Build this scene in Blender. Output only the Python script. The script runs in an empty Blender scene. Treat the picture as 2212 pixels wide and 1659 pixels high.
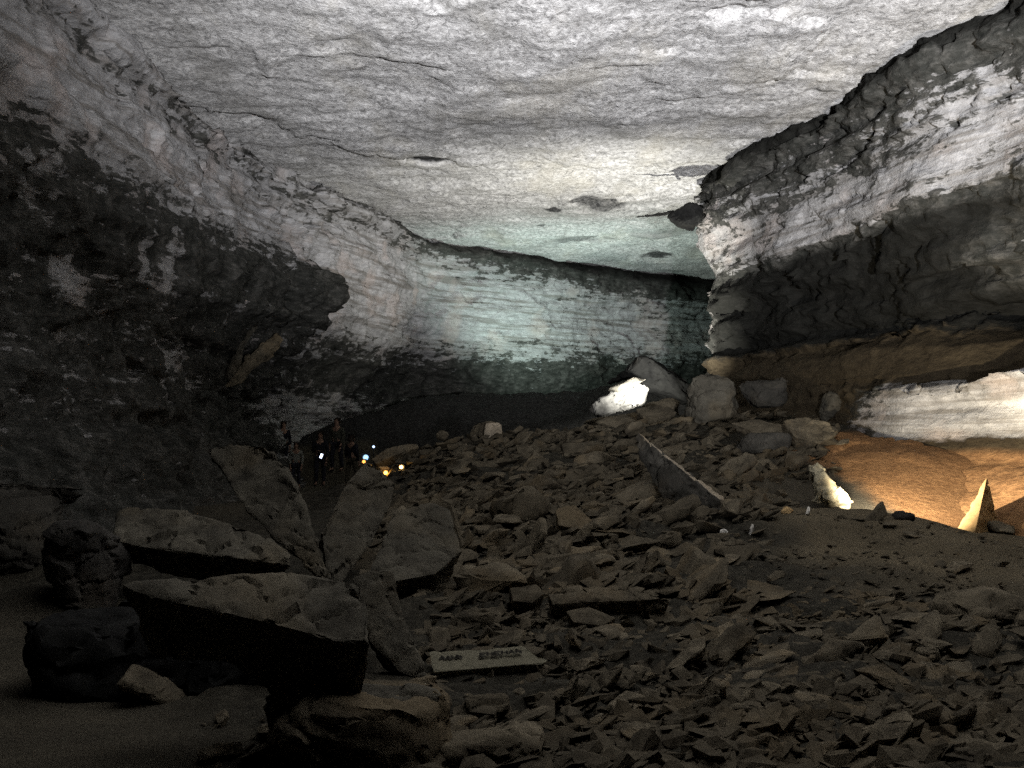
import bpy, bmesh, math, random
import numpy as np
from mathutils import Vector, Matrix, Euler

random.seed(7)
SC = bpy.context.scene
COL = SC.collection
R = math.radians

# ------------------------------------------------------------------ camera
EYE = 1.6
FPX = 2171.0                       # focal length in the 2212-wide reading of the photo
CU, CV = 1106.0, 829.5
PITCH = math.atan((945 - CV) / FPX)
cam_d = bpy.data.cameras.new('camera')
cam = bpy.data.objects.new('camera', cam_d)
COL.objects.link(cam)
cam.location = (0, 0, EYE)
cam.rotation_euler = (R(90) + PITCH, 0, 0)
cam_d.sensor_width = 36
cam_d.lens = 36 * FPX / 2212
cam_d.clip_start = 0.05
cam_d.clip_end = 400
SC.camera = cam

# ------------------------------------------------------------------ world, exposure
w = bpy.data.worlds.new('World')
SC.world = w
w.use_nodes = True
bg = w.node_tree.nodes['Background']
bg.inputs['Color'].default_value = (0.02, 0.022, 0.03, 1)     # deep underground: no sky
bg.inputs['Strength'].default_value = 0.0
SC.view_settings.view_transform = 'Standard'
SC.view_settings.look = 'None'
SC.view_settings.exposure = -0.22
SC.view_settings.gamma = 1
SC.render.filter_size = 1.9
SC.cycles.use_denoising = False      # keeps the grain of a dim, high-ISO picture
SC.cycles.max_bounces = 6
SC.cycles.diffuse_bounces = 4
SC.cycles.glossy_bounces = 1
SC.cycles.sample_clamp_indirect = 4.0


def at(u, v, d):
    """world point seen at photo pixel (u, v), d metres ahead"""
    x = (u - CU) / FPX
    y = -(v - CV) / FPX
    c, s = math.cos(PITCH), math.sin(PITCH)
    fy, fz = c - y * s, s + y * c
    k = d / fy
    return np.array((x * k, d, EYE + fz * k))


# ------------------------------------------------------------------ lamps (the show cave's own floodlights)
def spot(name, loc, target, power, col, angle, blend=1.0, size=0.1):
    l = bpy.data.lights.new(name, 'SPOT')
    l.energy = power
    l.color = col
    l.spot_size = R(angle)
    l.spot_blend = blend
    l.shadow_soft_size = size
    o = bpy.data.objects.new(name, l)
    COL.objects.link(o)
    o.location = loc
    o.rotation_euler = (Vector(target) - Vector(loc)).to_track_quat('-Z', 'Y').to_euler()
    return o


LAMP_NEAR = Vector((3.2, -3.0, 1.2))
LAMP_CREST = Vector(at(1424, 870, 27.7))
LAMP_FAR = Vector((2.4, 40.3, 3.5))
LAMP_BANK = Vector(at(1846, 1100, 14.95))
spot('flood_near', LAMP_NEAR, LAMP_NEAR + Vector((-0.1, 16.5, 9.4)), 108000, (0.96, 0.96, 1.0), 66, 1.0, 0.25)
spot('flood_crest', LAMP_CREST, LAMP_CREST + Vector((-0.7, 4.2, 4.2)), 6200, (1, 0.98, 0.9), 128, 1.0, 0.08)
spot('flood_far', LAMP_FAR, LAMP_FAR + Vector((0.8, 2.2, 4.0)), 2100, (0.76, 1.0, 0.92), 165, 0.6, 0.2)
spot('flood_bank', LAMP_BANK, at(2150, 898, 17.2), 3500, (1, 0.88, 0.68), 120, 1.0, 0.06)

# ------------------------------------------------------------------ numpy noise
def _h(ix, iy, iz, seed):
    h = (ix.astype(np.int64) * 374761393 + iy.astype(np.int64) * 668265263 + iz.astype(np.int64) * 2147483647
         + seed * 974634777) & 0xFFFFFFFF
    h = ((h ^ (h >> 13)) * 1274126177) & 0xFFFFFFFF
    h = ((h ^ (h >> 16)) * 2246822519) & 0xFFFFFFFF
    return ((h ^ (h >> 15)) & 0xFFFFFF) / float(0xFFFFFF)


def vnoise(p, seed=0):
    i = np.floor(p).astype(np.int64)
    f = p - i
    f = f * f * f * (f * (f * 6 - 15) + 10)
    x, y, z = i[..., 0], i[..., 1], i[..., 2]
    fx, fy, fz = f[..., 0], f[..., 1], f[..., 2]
    r = 0
    for dx in (0, 1):
        for dy in (0, 1):
            for dz in (0, 1):
                wt = (fx if dx else 1 - fx) * (fy if dy else 1 - fy) * (fz if dz else 1 - fz)
                r = r + wt * _h(x + dx, y + dy, z + dz, seed)
    return r * 2 - 1


def fbm(p, octv=4, seed=0, gain=0.5):
    a, s, n = 1.0, 0, 0
    q = np.array(p, dtype=float)
    for k in range(octv):
        s = s + a * vnoise(q, seed + k * 17)
        n += a
        a *= gain
        q = q * 2.03 + 11.3
    return s / n


def cells(p, seed=0):
    """Worley: returns F1, F2, random value of the nearest cell"""
    i = np.floor(p).astype(np.int64)
    f1 = np.full(p.shape[:-1], 9.0)
    f2 = np.full(p.shape[:-1], 9.0)
    val = np.zeros(p.shape[:-1])
    for dx in (-1, 0, 1):
        for dy in (-1, 0, 1):
            for dz in (-1, 0, 1):
                cx, cy, cz = i[..., 0] + dx, i[..., 1] + dy, i[..., 2] + dz
                px = cx + _h(cx, cy, cz, seed + 1)
                py = cy + _h(cx, cy, cz, seed + 2)
                pz = cz + _h(cx, cy, cz, seed + 3)
                d = np.sqrt((p[..., 0] - px) ** 2 + (p[..., 1] - py) ** 2 + (p[..., 2] - pz) ** 2)
                near = d < f1
                f2 = np.where(near, f1, np.minimum(f2, d))
                val = np.where(near, _h(cx, cy, cz, seed + 4), val)
                f1 = np.where(near, d, f1)
    return f1, f2, val


def smooth01(x, a, b):
    t = np.clip((x - a) / (b - a), 0, 1)
    return t * t * (3 - 2 * t)


# ------------------------------------------------------------------ tagging and linking
def tag(o, label=None, cat=None, group=None, kind=None):
    if label: o['label'] = label
    if cat: o['category'] = cat
    if group: o['group'] = group
    if kind: o['kind'] = kind
    return o


def link_mesh(name, me, mat, parent=None):
    o = bpy.data.objects.new(name, me)
    COL.objects.link(o)
    if mat: me.materials.append(mat)
    if parent: o.parent = parent
    return o


def empty(name, loc=(0, 0, 0), rz=0):
    o = bpy.data.objects.new(name, None)
    COL.objects.link(o)
    o.location = loc
    o.rotation_euler = (0, 0, rz)
    return o


def mesh_from_arrays(name, verts, faces_flat, n_per, smooth=True):
    me = bpy.data.meshes.new(name)
    nv, nf = len(verts), len(faces_flat) // n_per
    me.vertices.add(nv)
    me.vertices.foreach_set('co', np.asarray(verts, dtype=np.float32).ravel())
    me.loops.add(nf * n_per)
    me.loops.foreach_set('vertex_index', np.asarray(faces_flat, dtype=np.int32))
    me.polygons.add(nf)
    me.polygons.foreach_set('loop_start', np.arange(0, nf * n_per, n_per, dtype=np.int32))
    me.polygons.foreach_set('use_smooth', np.full(nf, smooth))
    me.update(calc_edges=True)
    me.validate()
    return me


def grid_mesh(name, P, attrs=None, smooth=True, flip=False):
    r, c = P.shape[:2]
    idx = np.arange(r * c).reshape(r, c)
    q = np.stack([idx[:-1, :-1], idx[:-1, 1:], idx[1:, 1:], idx[1:, :-1]], -1)
    if flip: q = q[..., ::-1]
    me = mesh_from_arrays(name, P.reshape(-1, 3), q.reshape(-1), 4, smooth)
    for k, a in (attrs or {}).items():
        at_ = me.attributes.new(k, 'FLOAT', 'POINT')
        at_.data.foreach_set('value', np.asarray(a, dtype=np.float32).ravel())
    return me


def grid_normals(P):
    du = np.gradient(P, axis=1)
    dv = np.gradient(P, axis=0)
    n = np.cross(du, dv)
    return n / (np.linalg.norm(n, axis=-1, keepdims=True) + 1e-9)


# ------------------------------------------------------------------ materials
def new_mat(name, rough=0.9):
    m = bpy.data.materials.new(name)
    m.use_nodes = True
    nt = m.node_tree
    b = nt.nodes['Principled BSDF']
    b.inputs['Roughness'].default_value = rough
    b.inputs['Specular IOR Level'].default_value = 0.05
    return m, nt, b


class NT:
    """small helper for wiring nodes"""
    def __init__(s, nt): s.nt = nt
    def n(s, typ, **kw):
        nd = s.nt.nodes.new(typ)
        for k, v in kw.items(): setattr(nd, k, v)
        return nd
    def l(s, a, b): s.nt.links.new(a, b)
    def noise(s, vec, scale, detail=6, rough=0.6, dist=0.0):
        nd = s.n('ShaderNodeTexNoise')
        nd.inputs['Scale'].default_value = scale
        nd.inputs['Detail'].default_value = detail
        nd.inputs['Roughness'].default_value = rough
        nd.inputs['Distortion'].default_value = dist
        s.l(vec, nd.inputs['Vector'])
        return nd.outputs['Fac']
    def mapping(s, vec, sc=(1, 1, 1), rot=(0, 0, 0)):
        nd = s.n('ShaderNodeMapping')
        nd.inputs['Scale'].default_value = sc
        nd.inputs['Rotation'].default_value = rot
        s.l(vec, nd.inputs['Vector'])
        return nd.outputs['Vector']
    def ramp(s, fac, stops):
        nd = s.n('ShaderNodeValToRGB')
        e = nd.color_ramp.elements
        while len(e) < len(stops): e.new(0.5)
        for i, (p, c) in enumerate(stops):
            e[i].position = p
            e[i].color = (*c, 1) if len(c) == 3 else c
        s.l(fac, nd.inputs['Fac'])
        return nd.outputs['Color']
    def step(s, fac, a, b):
        nd = s.n('ShaderNodeMapRange', interpolation_type='SMOOTHSTEP')
        nd.inputs['From Min'].default_value = a
        nd.inputs['From Max'].default_value = b
        s.l(fac, nd.inputs['Value'])
        return nd.outputs['Result']
    def math(s, op, a, b):
        nd = s.n('ShaderNodeMath', operation=op)
        for i, v in enumerate((a, b)):
            if isinstance(v, (int, float)): nd.inputs[i].default_value = v
            else: s.l(v, nd.inputs[i])
        return nd.outputs[0]
    def mix(s, fac, a, b, mode='MIX'):
        nd = s.n('ShaderNodeMix', data_type='RGBA', blend_type=mode)
        for sock, v in ((nd.inputs[0], fac), (nd.inputs[6], a), (nd.inputs[7], b)):
            if isinstance(v, (int, float)): sock.default_value = v
            elif isinstance(v, tuple): sock.default_value = (*v, 1)
            else: s.l(v, sock)
        return nd.outputs[2]
    def attr(s, name):
        nd = s.n('ShaderNodeAttribute', attribute_name=name)
        return nd.outputs['Fac']
    def coord(s, which='Object'):
        return s.n('ShaderNodeTexCoord').outputs[which]
    def bump(s, h, strength, dist, prev=None):
        nd = s.n('ShaderNodeBump')
        nd.inputs['Strength'].default_value = strength
        nd.inputs['Distance'].default_value = dist
        s.l(h, nd.inputs['Height'])
        if prev: s.l(prev, nd.inputs['Normal'])
        return nd.outputs['Normal']


def wall_material():
    m, nt, b = new_mat('cave_limestone', 0.85)
    t = NT(nt)
    co = t.coord()
    flat = t.mapping(co, (1, 1, 2.6))
    n_big = t.noise(flat, 1.3, 9, 0.66)
    n_mid = t.noise(flat, 3.5, 8, 0.65, 0.3)
    n_fine = t.noise(co, 14, 6, 0.7)
    strata = t.noise(t.mapping(co, (0.25, 0.25, 5.5)), 1.3, 6, 0.6)
    pale = t.ramp(n_mid, [(0.3, (0.20, 0.197, 0.195)), (0.5, (0.32, 0.317, 0.315)), (0.68, (0.42, 0.415, 0.41))])
    pale = t.mix(t.step(strata, 0.36, 0.56), (0.17, 0.16, 0.148), pale)
    pink = t.noise(co, 0.7, 4, 0.5)
    pale = t.mix(t.math('MULTIPLY', t.step(pink, 0.52, 0.68), 0.45), pale, (0.40, 0.335, 0.30))
    pale = t.mix(t.math('MULTIPLY', t.step(n_fine, 0.55, 0.75), 0.45), pale, (0.12, 0.115, 0.11))
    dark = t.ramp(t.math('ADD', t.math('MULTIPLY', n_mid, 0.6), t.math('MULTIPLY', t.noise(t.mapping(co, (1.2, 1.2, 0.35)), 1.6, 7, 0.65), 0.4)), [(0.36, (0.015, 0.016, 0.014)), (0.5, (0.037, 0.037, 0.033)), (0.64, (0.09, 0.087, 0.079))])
    pale = t.mix(t.math('MULTIPLY', t.step(t.math('ADD', t.attr('soot_shade'), t.math('MULTIPLY', t.math('SUBTRACT', n_big, 0.5), 0.6)), 0.08, 0.4), 0.38), pale, (0.15, 0.146, 0.14))
    v = t.math('ADD', t.attr('soot_shade'), t.math('MULTIPLY', t.math('SUBTRACT', n_big, 0.5), 2.0))
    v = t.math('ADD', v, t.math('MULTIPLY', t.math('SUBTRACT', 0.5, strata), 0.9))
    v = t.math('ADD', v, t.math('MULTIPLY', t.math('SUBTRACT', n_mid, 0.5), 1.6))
    pale = t.mix(t.step(t.math('MULTIPLY', t.attr('soot_shade'), -1.0), 0.3, 0.8), pale, t.ramp(n_mid, [(0.3, (0.6, 0.58, 0.55)), (0.6, (0.82, 0.81, 0.78))]))
    dark = t.mix(t.math('MULTIPLY', t.step(t.attr('soot_shade'), 1.0, 1.7), 0.9), dark, (0.008, 0.008, 0.007))
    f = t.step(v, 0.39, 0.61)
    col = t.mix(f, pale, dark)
    brown = t.ramp(n_mid, [(0.3, (0.022, 0.017, 0.011)), (0.7, (0.05, 0.039, 0.024))])
    orange = t.ramp(n_mid, [(0.3, (0.12, 0.062, 0.028)), (0.7, (0.26, 0.145, 0.066))])
    brown = t.mix(t.step(t.attr('dirt'), 0.9, 1.4), brown, orange)
    fd = t.math('ADD', t.attr('dirt'), t.math('MULTIPLY', t.math('SUBTRACT', n_mid, 0.5), 0.7))
    col = t.mix(t.step(fd, 0.35, 0.65), col, brown)
    t.l(col, b.inputs['Base Color'])
    nb = t.bump(n_mid, 0.7, 0.12)
    nb = t.bump(n_fine, 0.6, 0.03, nb)
    t.l(nb, b.inputs['Normal'])
    return m


def ceiling_material():
    m, nt, b = new_mat('ceiling_limestone', 0.85)
    t = NT(nt)
    co = t.coord()
    rip = t.mapping(co, (1.0, 0.75, 1))
    n1 = t.noise(rip, 7.5, 9, 0.7, 0.6)
    n2 = t.noise(t.mapping(co, (1.0, 0.6, 1)), 0.42, 9, 0.68, 0.5)
    n3 = t.noise(co, 18, 5, 0.7)
    col = t.ramp(n1, [(0.32, (0.13, 0.128, 0.125)), (0.47, (0.37, 0.365, 0.355)), (0.6, (0.55, 0.545, 0.53))])
    tint = t.noise(t.mapping(co, (0.7, 0.3, 1)), 0.7, 5, 0.6)
    col = t.mix(t.math('MULTIPLY', t.step(tint, 0.5, 0.68), 0.4), col, (0.40, 0.375, 0.31))
    col = t.mix(t.math('MULTIPLY', t.step(n2, 0.5, 0.68), 0.6), col, (0.20, 0.195, 0.18))
    col = t.mix(t.math('MULTIPLY', t.step(n3, 0.58, 0.74), 0.6), col, (0.10, 0.10, 0.095))
    seam = t.math('ABSOLUTE', t.math('SUBTRACT', t.noise(co, 1.1, 7, 0.6, 0.8), 0.5), 0.0)
    seam = t.math('MULTIPLY', t.math('SUBTRACT', 1.0, t.step(seam, 0.0, 0.012)), t.step(t.noise(co, 0.9, 3, 0.5), 0.5, 0.62))
    col = t.mix(t.math('MULTIPLY', seam, 0.75), col, (0.06, 0.06, 0.058))
    v = t.math('ADD', t.attr('soot_shade'), t.math('MULTIPLY', t.math('SUBTRACT', n1, 0.5), 0.9))
    col = t.mix(t.step(v, 0.36, 0.72), col, (0.035, 0.035, 0.035))
    t.l(col, b.inputs['Base Color'])
    nb = t.bump(n1, 0.8, 0.08)
    nb = t.bump(n3, 0.4, 0.015, nb)
    t.l(nb, b.inputs['Normal'])
    return m


def rock_material(name, lo, hi, scale=3.0):
    m, nt, b = new_mat(name, 0.92)
    t = NT(nt)
    oi = t.n('ShaderNodeObjectInfo')
    co = t.coord()
    off = t.n('ShaderNodeVectorMath', operation='ADD')
    t.l(co, off.inputs[0])
    rv = t.n('ShaderNodeCombineXYZ')
    for k in range(3): t.l(t.math('MULTIPLY', oi.outputs['Random'], 37.0 + 11 * k), rv.inputs[k])
    t.l(rv.outputs[0], off.inputs[1])
    vec = off.outputs[0]
    n1 = t.noise(vec, scale, 8, 0.65, 0.2)
    n2 = t.noise(vec, scale * 7, 6, 0.7)
    col = t.ramp(n1, [(0.3, lo), (0.68, hi)])
    col = t.mix(t.math('MULTIPLY', t.step(n2, 0.52, 0.72), 0.5), col, tuple(c * 0.45 for c in lo))
    dust = t.noise(vec, scale * 0.4, 4, 0.5)
    col = t.mix(t.math('MULTIPLY', t.step(dust, 0.5, 0.7), 0.4), col, (hi[0] * 1.15, hi[1] * 1.0, hi[2] * 0.8))
    br = t.math('ADD', t.math('MULTIPLY', oi.outputs['Random'], 0.55), 0.72)
    vm = t.n('ShaderNodeVectorMath', operation='SCALE')
    t.l(col, vm.inputs[0]); t.l(br, vm.inputs['Scale'])
    t.l(vm.outputs[0], b.inputs['Base Color'])
    nb = t.bump(n1, 0.5, 0.05)
    nb = t.bump(n2, 0.6, 0.012, nb)
    t.l(nb, b.inputs['Normal'])
    return m


def ground_material():
    m, nt, b = new_mat('cave_earth', 0.95)
    t = NT(nt)
    co = t.coord()
    n1 = t.noise(co, 1.3, 8, 0.65, 0.3)
    n2 = t.noise(co, 9, 7, 0.7)
    n3 = t.noise(co, 40, 4, 0.7)
    col = t.ramp(n1, [(0.3, (0.028, 0.025, 0.019)), (0.7, (0.064, 0.056, 0.041))])
    bankc = t.ramp(n1, [(0.3, (0.046, 0.038, 0.025)), (0.7, (0.105, 0.086, 0.056))])
    col = t.mix(t.attr('bank'), col, bankc)
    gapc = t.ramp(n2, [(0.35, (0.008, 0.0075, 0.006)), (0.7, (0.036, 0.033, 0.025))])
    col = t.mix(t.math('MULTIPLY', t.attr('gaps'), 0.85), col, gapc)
    col = t.mix(t.math('MULTIPLY', t.step(n2, 0.5, 0.7), 0.55), col, (0.045, 0.04, 0.03))
    col = t.mix(t.math('MULTIPLY', t.step(n3, 0.55, 0.7), 0.4), col, (0.10, 0.094, 0.074))
    orange = t.ramp(n2, [(0.3, (0.12, 0.062, 0.028)), (0.7, (0.26, 0.145, 0.066))])
    fd = t.math('ADD', t.attr('dirt'), t.math('MULTIPLY', t.math('SUBTRACT', n1, 0.5), 0.6))
    col = t.mix(t.step(fd, 0.3, 0.7), col, orange)
    col = t.mix(t.step(t.attr('soot_shade'), 0.3, 0.7), col, t.ramp(n2, [(0.35, (0.008, 0.008, 0.008)), (0.68, (0.036, 0.035, 0.033))]))
    t.l(col, b.inputs['Base Color'])
    nb = t.bump(n2, 0.7, 0.06)
    nb = t.bump(n3, 0.5, 0.012, nb)
    t.l(nb, b.inputs['Normal'])
    return m


def plain(name, col, rough=0.8, metal=0.0, emit=None, strength=0.0):
    m, nt, b = new_mat(name, rough)
    t = NT(nt)
    n1 = t.noise(t.coord(), 12, 4, 0.6)
    c = t.mix(t.step(n1, 0.3, 0.7), tuple(x * 0.75 for x in col), col)
    t.l(c, b.inputs['Base Color'])
    b.inputs['Metallic'].default_value = metal
    if emit:
        b.inputs['Emission Color'].default_value = (*emit, 1)
        b.inputs['Emission Strength'].default_value = strength
    return m


M_WALL = wall_material()
M_CEIL = ceiling_material()
M_GROUND = ground_material()
M_ROCK = rock_material('breakdown_rock', (0.034, 0.029, 0.021), (0.118, 0.1, 0.07))
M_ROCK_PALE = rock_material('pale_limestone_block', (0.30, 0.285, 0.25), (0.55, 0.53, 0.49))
M_ROCK_DARK = rock_material('sooty_rock', (0.016, 0.015, 0.014), (0.05, 0.047, 0.042))
M_ROCK_DULL = rock_material('dull_rock', (0.022, 0.021, 0.018), (0.055, 0.051, 0.043))
M_BANK_ROCK = rock_material('bank_rock', (0.09, 0.08, 0.055), (0.24, 0.215, 0.15), 5.0)
M_BLOCK_GREY = rock_material('grey_block', (0.03, 0.029, 0.027), (0.09, 0.088, 0.083), 2.5)
M_PYRAMID = rock_material('orange_rock', (0.13, 0.085, 0.04), (0.27, 0.175, 0.08), 4.0)
M_NEAR_BLACK = rock_material('near_black_rock', (0.005, 0.005, 0.005), (0.016, 0.016, 0.015))
M_SLAB_GREY = rock_material('grey_slab_rock', (0.034, 0.031, 0.025), (0.095, 0.087, 0.068))
M_TAN_LIT_EDGE = rock_material('tan_lit_edge_rock', (0.14, 0.12, 0.09), (0.26, 0.22, 0.165))  # tan stone; on the plank it paints the light along the edge
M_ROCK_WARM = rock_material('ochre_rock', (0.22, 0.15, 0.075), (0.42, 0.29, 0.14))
M_SLAB = rock_material('lettered_stone', (0.105, 0.097, 0.07), (0.18, 0.167, 0.12), 2.0)

# ------------------------------------------------------------------ ceiling
H = 8.0


def build_ceiling():
    xs = np.arange(-13, 24, 0.11)
    ys = np.concatenate([np.arange(-7, 15, 0.3), np.arange(15, 46, 0.11), np.arange(46, 74, 0.25)])
    X, Y = np.meshgrid(xs, ys)
    P = np.stack([X, Y, np.zeros_like(X)], -1)
    z = 0.16 * fbm(P * 0.22, 3, 5) + 0.11 * fbm(P * np.array((0.9, 0.7, 1)), 4, 9) + 0.035 * fbm(P * np.array((3.2, 2.4, 1)), 3, 21)
    # shallow flakes where thin beds have dropped away
    f1, f2, val = cells(np.stack([X * 0.55 + 0.3 * fbm(P * 1.2, 3, 31), Y * 0.4, np.zeros_like(X)], -1), 3)
    z = z + 0.09 * (val - 0.5)
    g1, g2, gv = cells(np.stack([X * 0.15 + 0.35 * fbm(P * 0.35, 4, 33), Y * 0.13 + 0.3 * fbm(P * 0.4, 4, 35), np.zeros_like(X)], -1), 8)
    z = z + 0.16 * (gv - 0.5) + 0.05 * fbm(P * np.array((0.35, 1.6, 1)), 4, 39)
    soot_shade = np.full_like(X, 0.0)
    soot_shade = soot_shade + 0.22 * smooth01(-(g2 - g1), -0.05, 0.0) * smooth01(fbm(P * 0.5, 3, 43), -.1, .3)

    def spot_mark(u, v, ru, rv, amt, rot=0.0):
        d = H * FPX / (945 - v)
        x0, y0 = (u - CU) / FPX * d, d
        rx = ru / FPX * d
        ry = rv * d * d / (H * FPX)
        dx, dy = X - x0, Y - y0
        nz = fbm(P * 1.6, 4, 41)
        q = np.sqrt((dx / rx) ** 2 + (dy / ry) ** 2) + 0.7 * nz
        return amt * smooth01(-q, -1.25, -0.45)
    marks = [(925, 337, 45, 14, 1.0), (905, 328, 22, 8, 1.0), (1300, 432, 70, 12, 0.62), (1195, 448, 26, 5, 0.7), (1170, 482, 12, 4, .6),
             (1240, 517, 90, 14, 0.5), (1440, 505, 130, 16, 0.45), (1420, 552, 45, 9, 0.6), (1640, 195, 40, 4, 0.55),
             (1790, 182, 55, 4, 0.6), (1920, 36, 40, 5, 0.5), (1690, 30, 40, 4, 0.5), (1280, 70, 70, 4, 0.5),
             (1010, 545, 60, 14, 0.6)]
    for mk in marks:
        s = spot_mark(*mk)
        soot_shade = np.maximum(soot_shade, s)
    z = z + 0.18 * spot_mark(925, 337, 45, 14, 1.0)
    # long joint across the roof
    jd = np.abs((X - 1.5) * 0.5 + (Y - 19.5) + 0.35 * fbm(P * 0.8, 3, 77))
    jm = smooth01(-jd, -0.06, -0.0) * smooth01(X, 0.4, 1.2) * smooth01(-X, -4.6, -3.6)
    soot_shade = np.maximum(soot_shade, 0.7 * jm)
    soot_shade = soot_shade + 0.10 * smooth01(Y, 36, 44)
    P[..., 2] = EYE + H + z
    me = grid_mesh('ceiling', P, {'soot_shade': soot_shade}, flip=True)
    o = link_mesh('ceiling', me, M_CEIL)
    tag(o, kind='structure')


build_ceiling()


# ------------------------------------------------------------------ swept rock walls
def resample_path(pts, step):
    pts = np.array(pts, float)
    # Catmull-Rom densify, then even spacing
    out = []
    n = len(pts)
    for i in range(n - 1):
        p0, p1, p2, p3 = pts[max(i - 1, 0)], pts[i], pts[i + 1], pts[min(i + 2, n - 1)]
        for t in np.linspace(0, 1, 24, endpoint=False):
            out.append(0.5 * ((2 * p1) + (-p0 + p2) * t + (2 * p0 - 5 * p1 + 4 * p2 - p3) * t * t + (-p0 + 3 * p1 - 3 * p2 + p3) * t ** 3))
    out.append(pts[-1])
    out = np.array(out)
    s = np.concatenate([[0], np.cumsum(np.linalg.norm(np.diff(out[:, :2], axis=0), axis=1))])
    ss = np.arange(0, s[-1], step)
    return np.stack([np.interp(ss, s, out[:, k]) for k in range(out.shape[1])], -1), ss


def sweep(path, keys, zs, inset, soot_shade, dirt, side, step=0.09, vstep=0.09):
    """path: (x, y) along the passage.  keys: y-like station values (index along path) for the table columns.
    zs: row heights above the eye.  inset/soot_shade/dirt: rows x keys tables.  side: +1 normal to the right of travel."""
    pth = np.array([(p[0], p[1], i) for i, p in enumerate(path)], float)
    Q, ss = resample_path(pth, step)
    k = Q[:, 2]
    tx = np.gradient(Q[:, 0]); ty = np.gradient(Q[:, 1])
    # smooth tangents
    ker = np.ones(9) / 9
    tx = np.convolve(np.pad(tx, 4, 'edge'), ker, 'valid'); ty = np.convolve(np.pad(ty, 4, 'edge'), ker, 'valid')
    ln = np.hypot(tx, ty)
    nx, ny = side * ty / ln, -side * tx / ln
    zs = np.array(zs, float)
    inset, soot_shade, dirt = np.array(inset, float), np.array(soot_shade, float), np.array(dirt, float)
    # row densification by typical profile length
    rows = []
    mid = inset.mean(1)
    for i in range(len(zs) - 1):
        L = max(np.hypot(zs[i + 1] - zs[i], mid[i + 1] - mid[i]), 0.05)
        m = max(int(L / vstep), 1)
        rows += list(i + np.arange(m) / m)
    rows.append(len(zs) - 1)
    rows = np.array(rows)

    def table(T):
        cols = np.stack([np.interp(k, keys, T[i]) for i in range(len(zs))], 0)      # rows x stations
        i0 = np.clip(np.floor(rows).astype(int), 0, len(zs) - 2)
        f = (rows - i0)[:, None]
        return cols[i0] * (1 - f) + cols[i0 + 1] * f
    I, S, D = table(inset), table(soot_shade), table(dirt)
    i0 = np.clip(np.floor(rows).astype(int), 0, len(zs) - 2)
    Z = (zs[i0] + (zs[i0 + 1] - zs[i0]) * (rows - i0))[:, None] * np.ones((1, len(k)))
    P = np.stack([Q[None, :, 0] + nx[None] * I, Q[None, :, 1] + ny[None] * I, EYE + Z], -1)
    return P, S, D, rows, k


def roughen(P, amp_big, amp_mid, amp_block, block=(0.8, 0.8, 1.5), seed=0, sgn=1, groove=0.35):
    n = grid_normals(P) * sgn
    d = amp_big * fbm(P * 0.35, 3, seed) + amp_mid * fbm(P * np.array((1.1, 1.1, 2.2)), 5, seed + 5, 0.55)
    wv = P + 0.25 * np.stack([fbm(P * 1.3, 3, seed + 7), fbm(P * 1.3, 3, seed + 8), 0.4 * fbm(P * 1.3, 3, seed + 9)], -1)
    f1, f2, val = cells(wv * np.array(block), seed + 11)
    edge = smooth01(f2 - f1, 0.0, 0.14)
    d = d + amp_block * ((val - 0.5) + groove * (edge - 1))
    h1, h2, hv = cells(wv * np.array(block) * 2.9 + 5.0, seed + 12)
    d = d + 0.42 * amp_block * (hv - 0.5)
    # thin bedding planes
    zz = P[..., 2] * 3.1 + 0.6 * fbm(P * 0.3, 3, seed + 13)
    bed = vnoise(np.stack([P[..., 0] * 0.15, P[..., 1] * 0.15, zz], -1), seed + 15)
    d = d + (0.7 - groove) * amp_block * bed
    return P + n * d[..., None]


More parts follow.
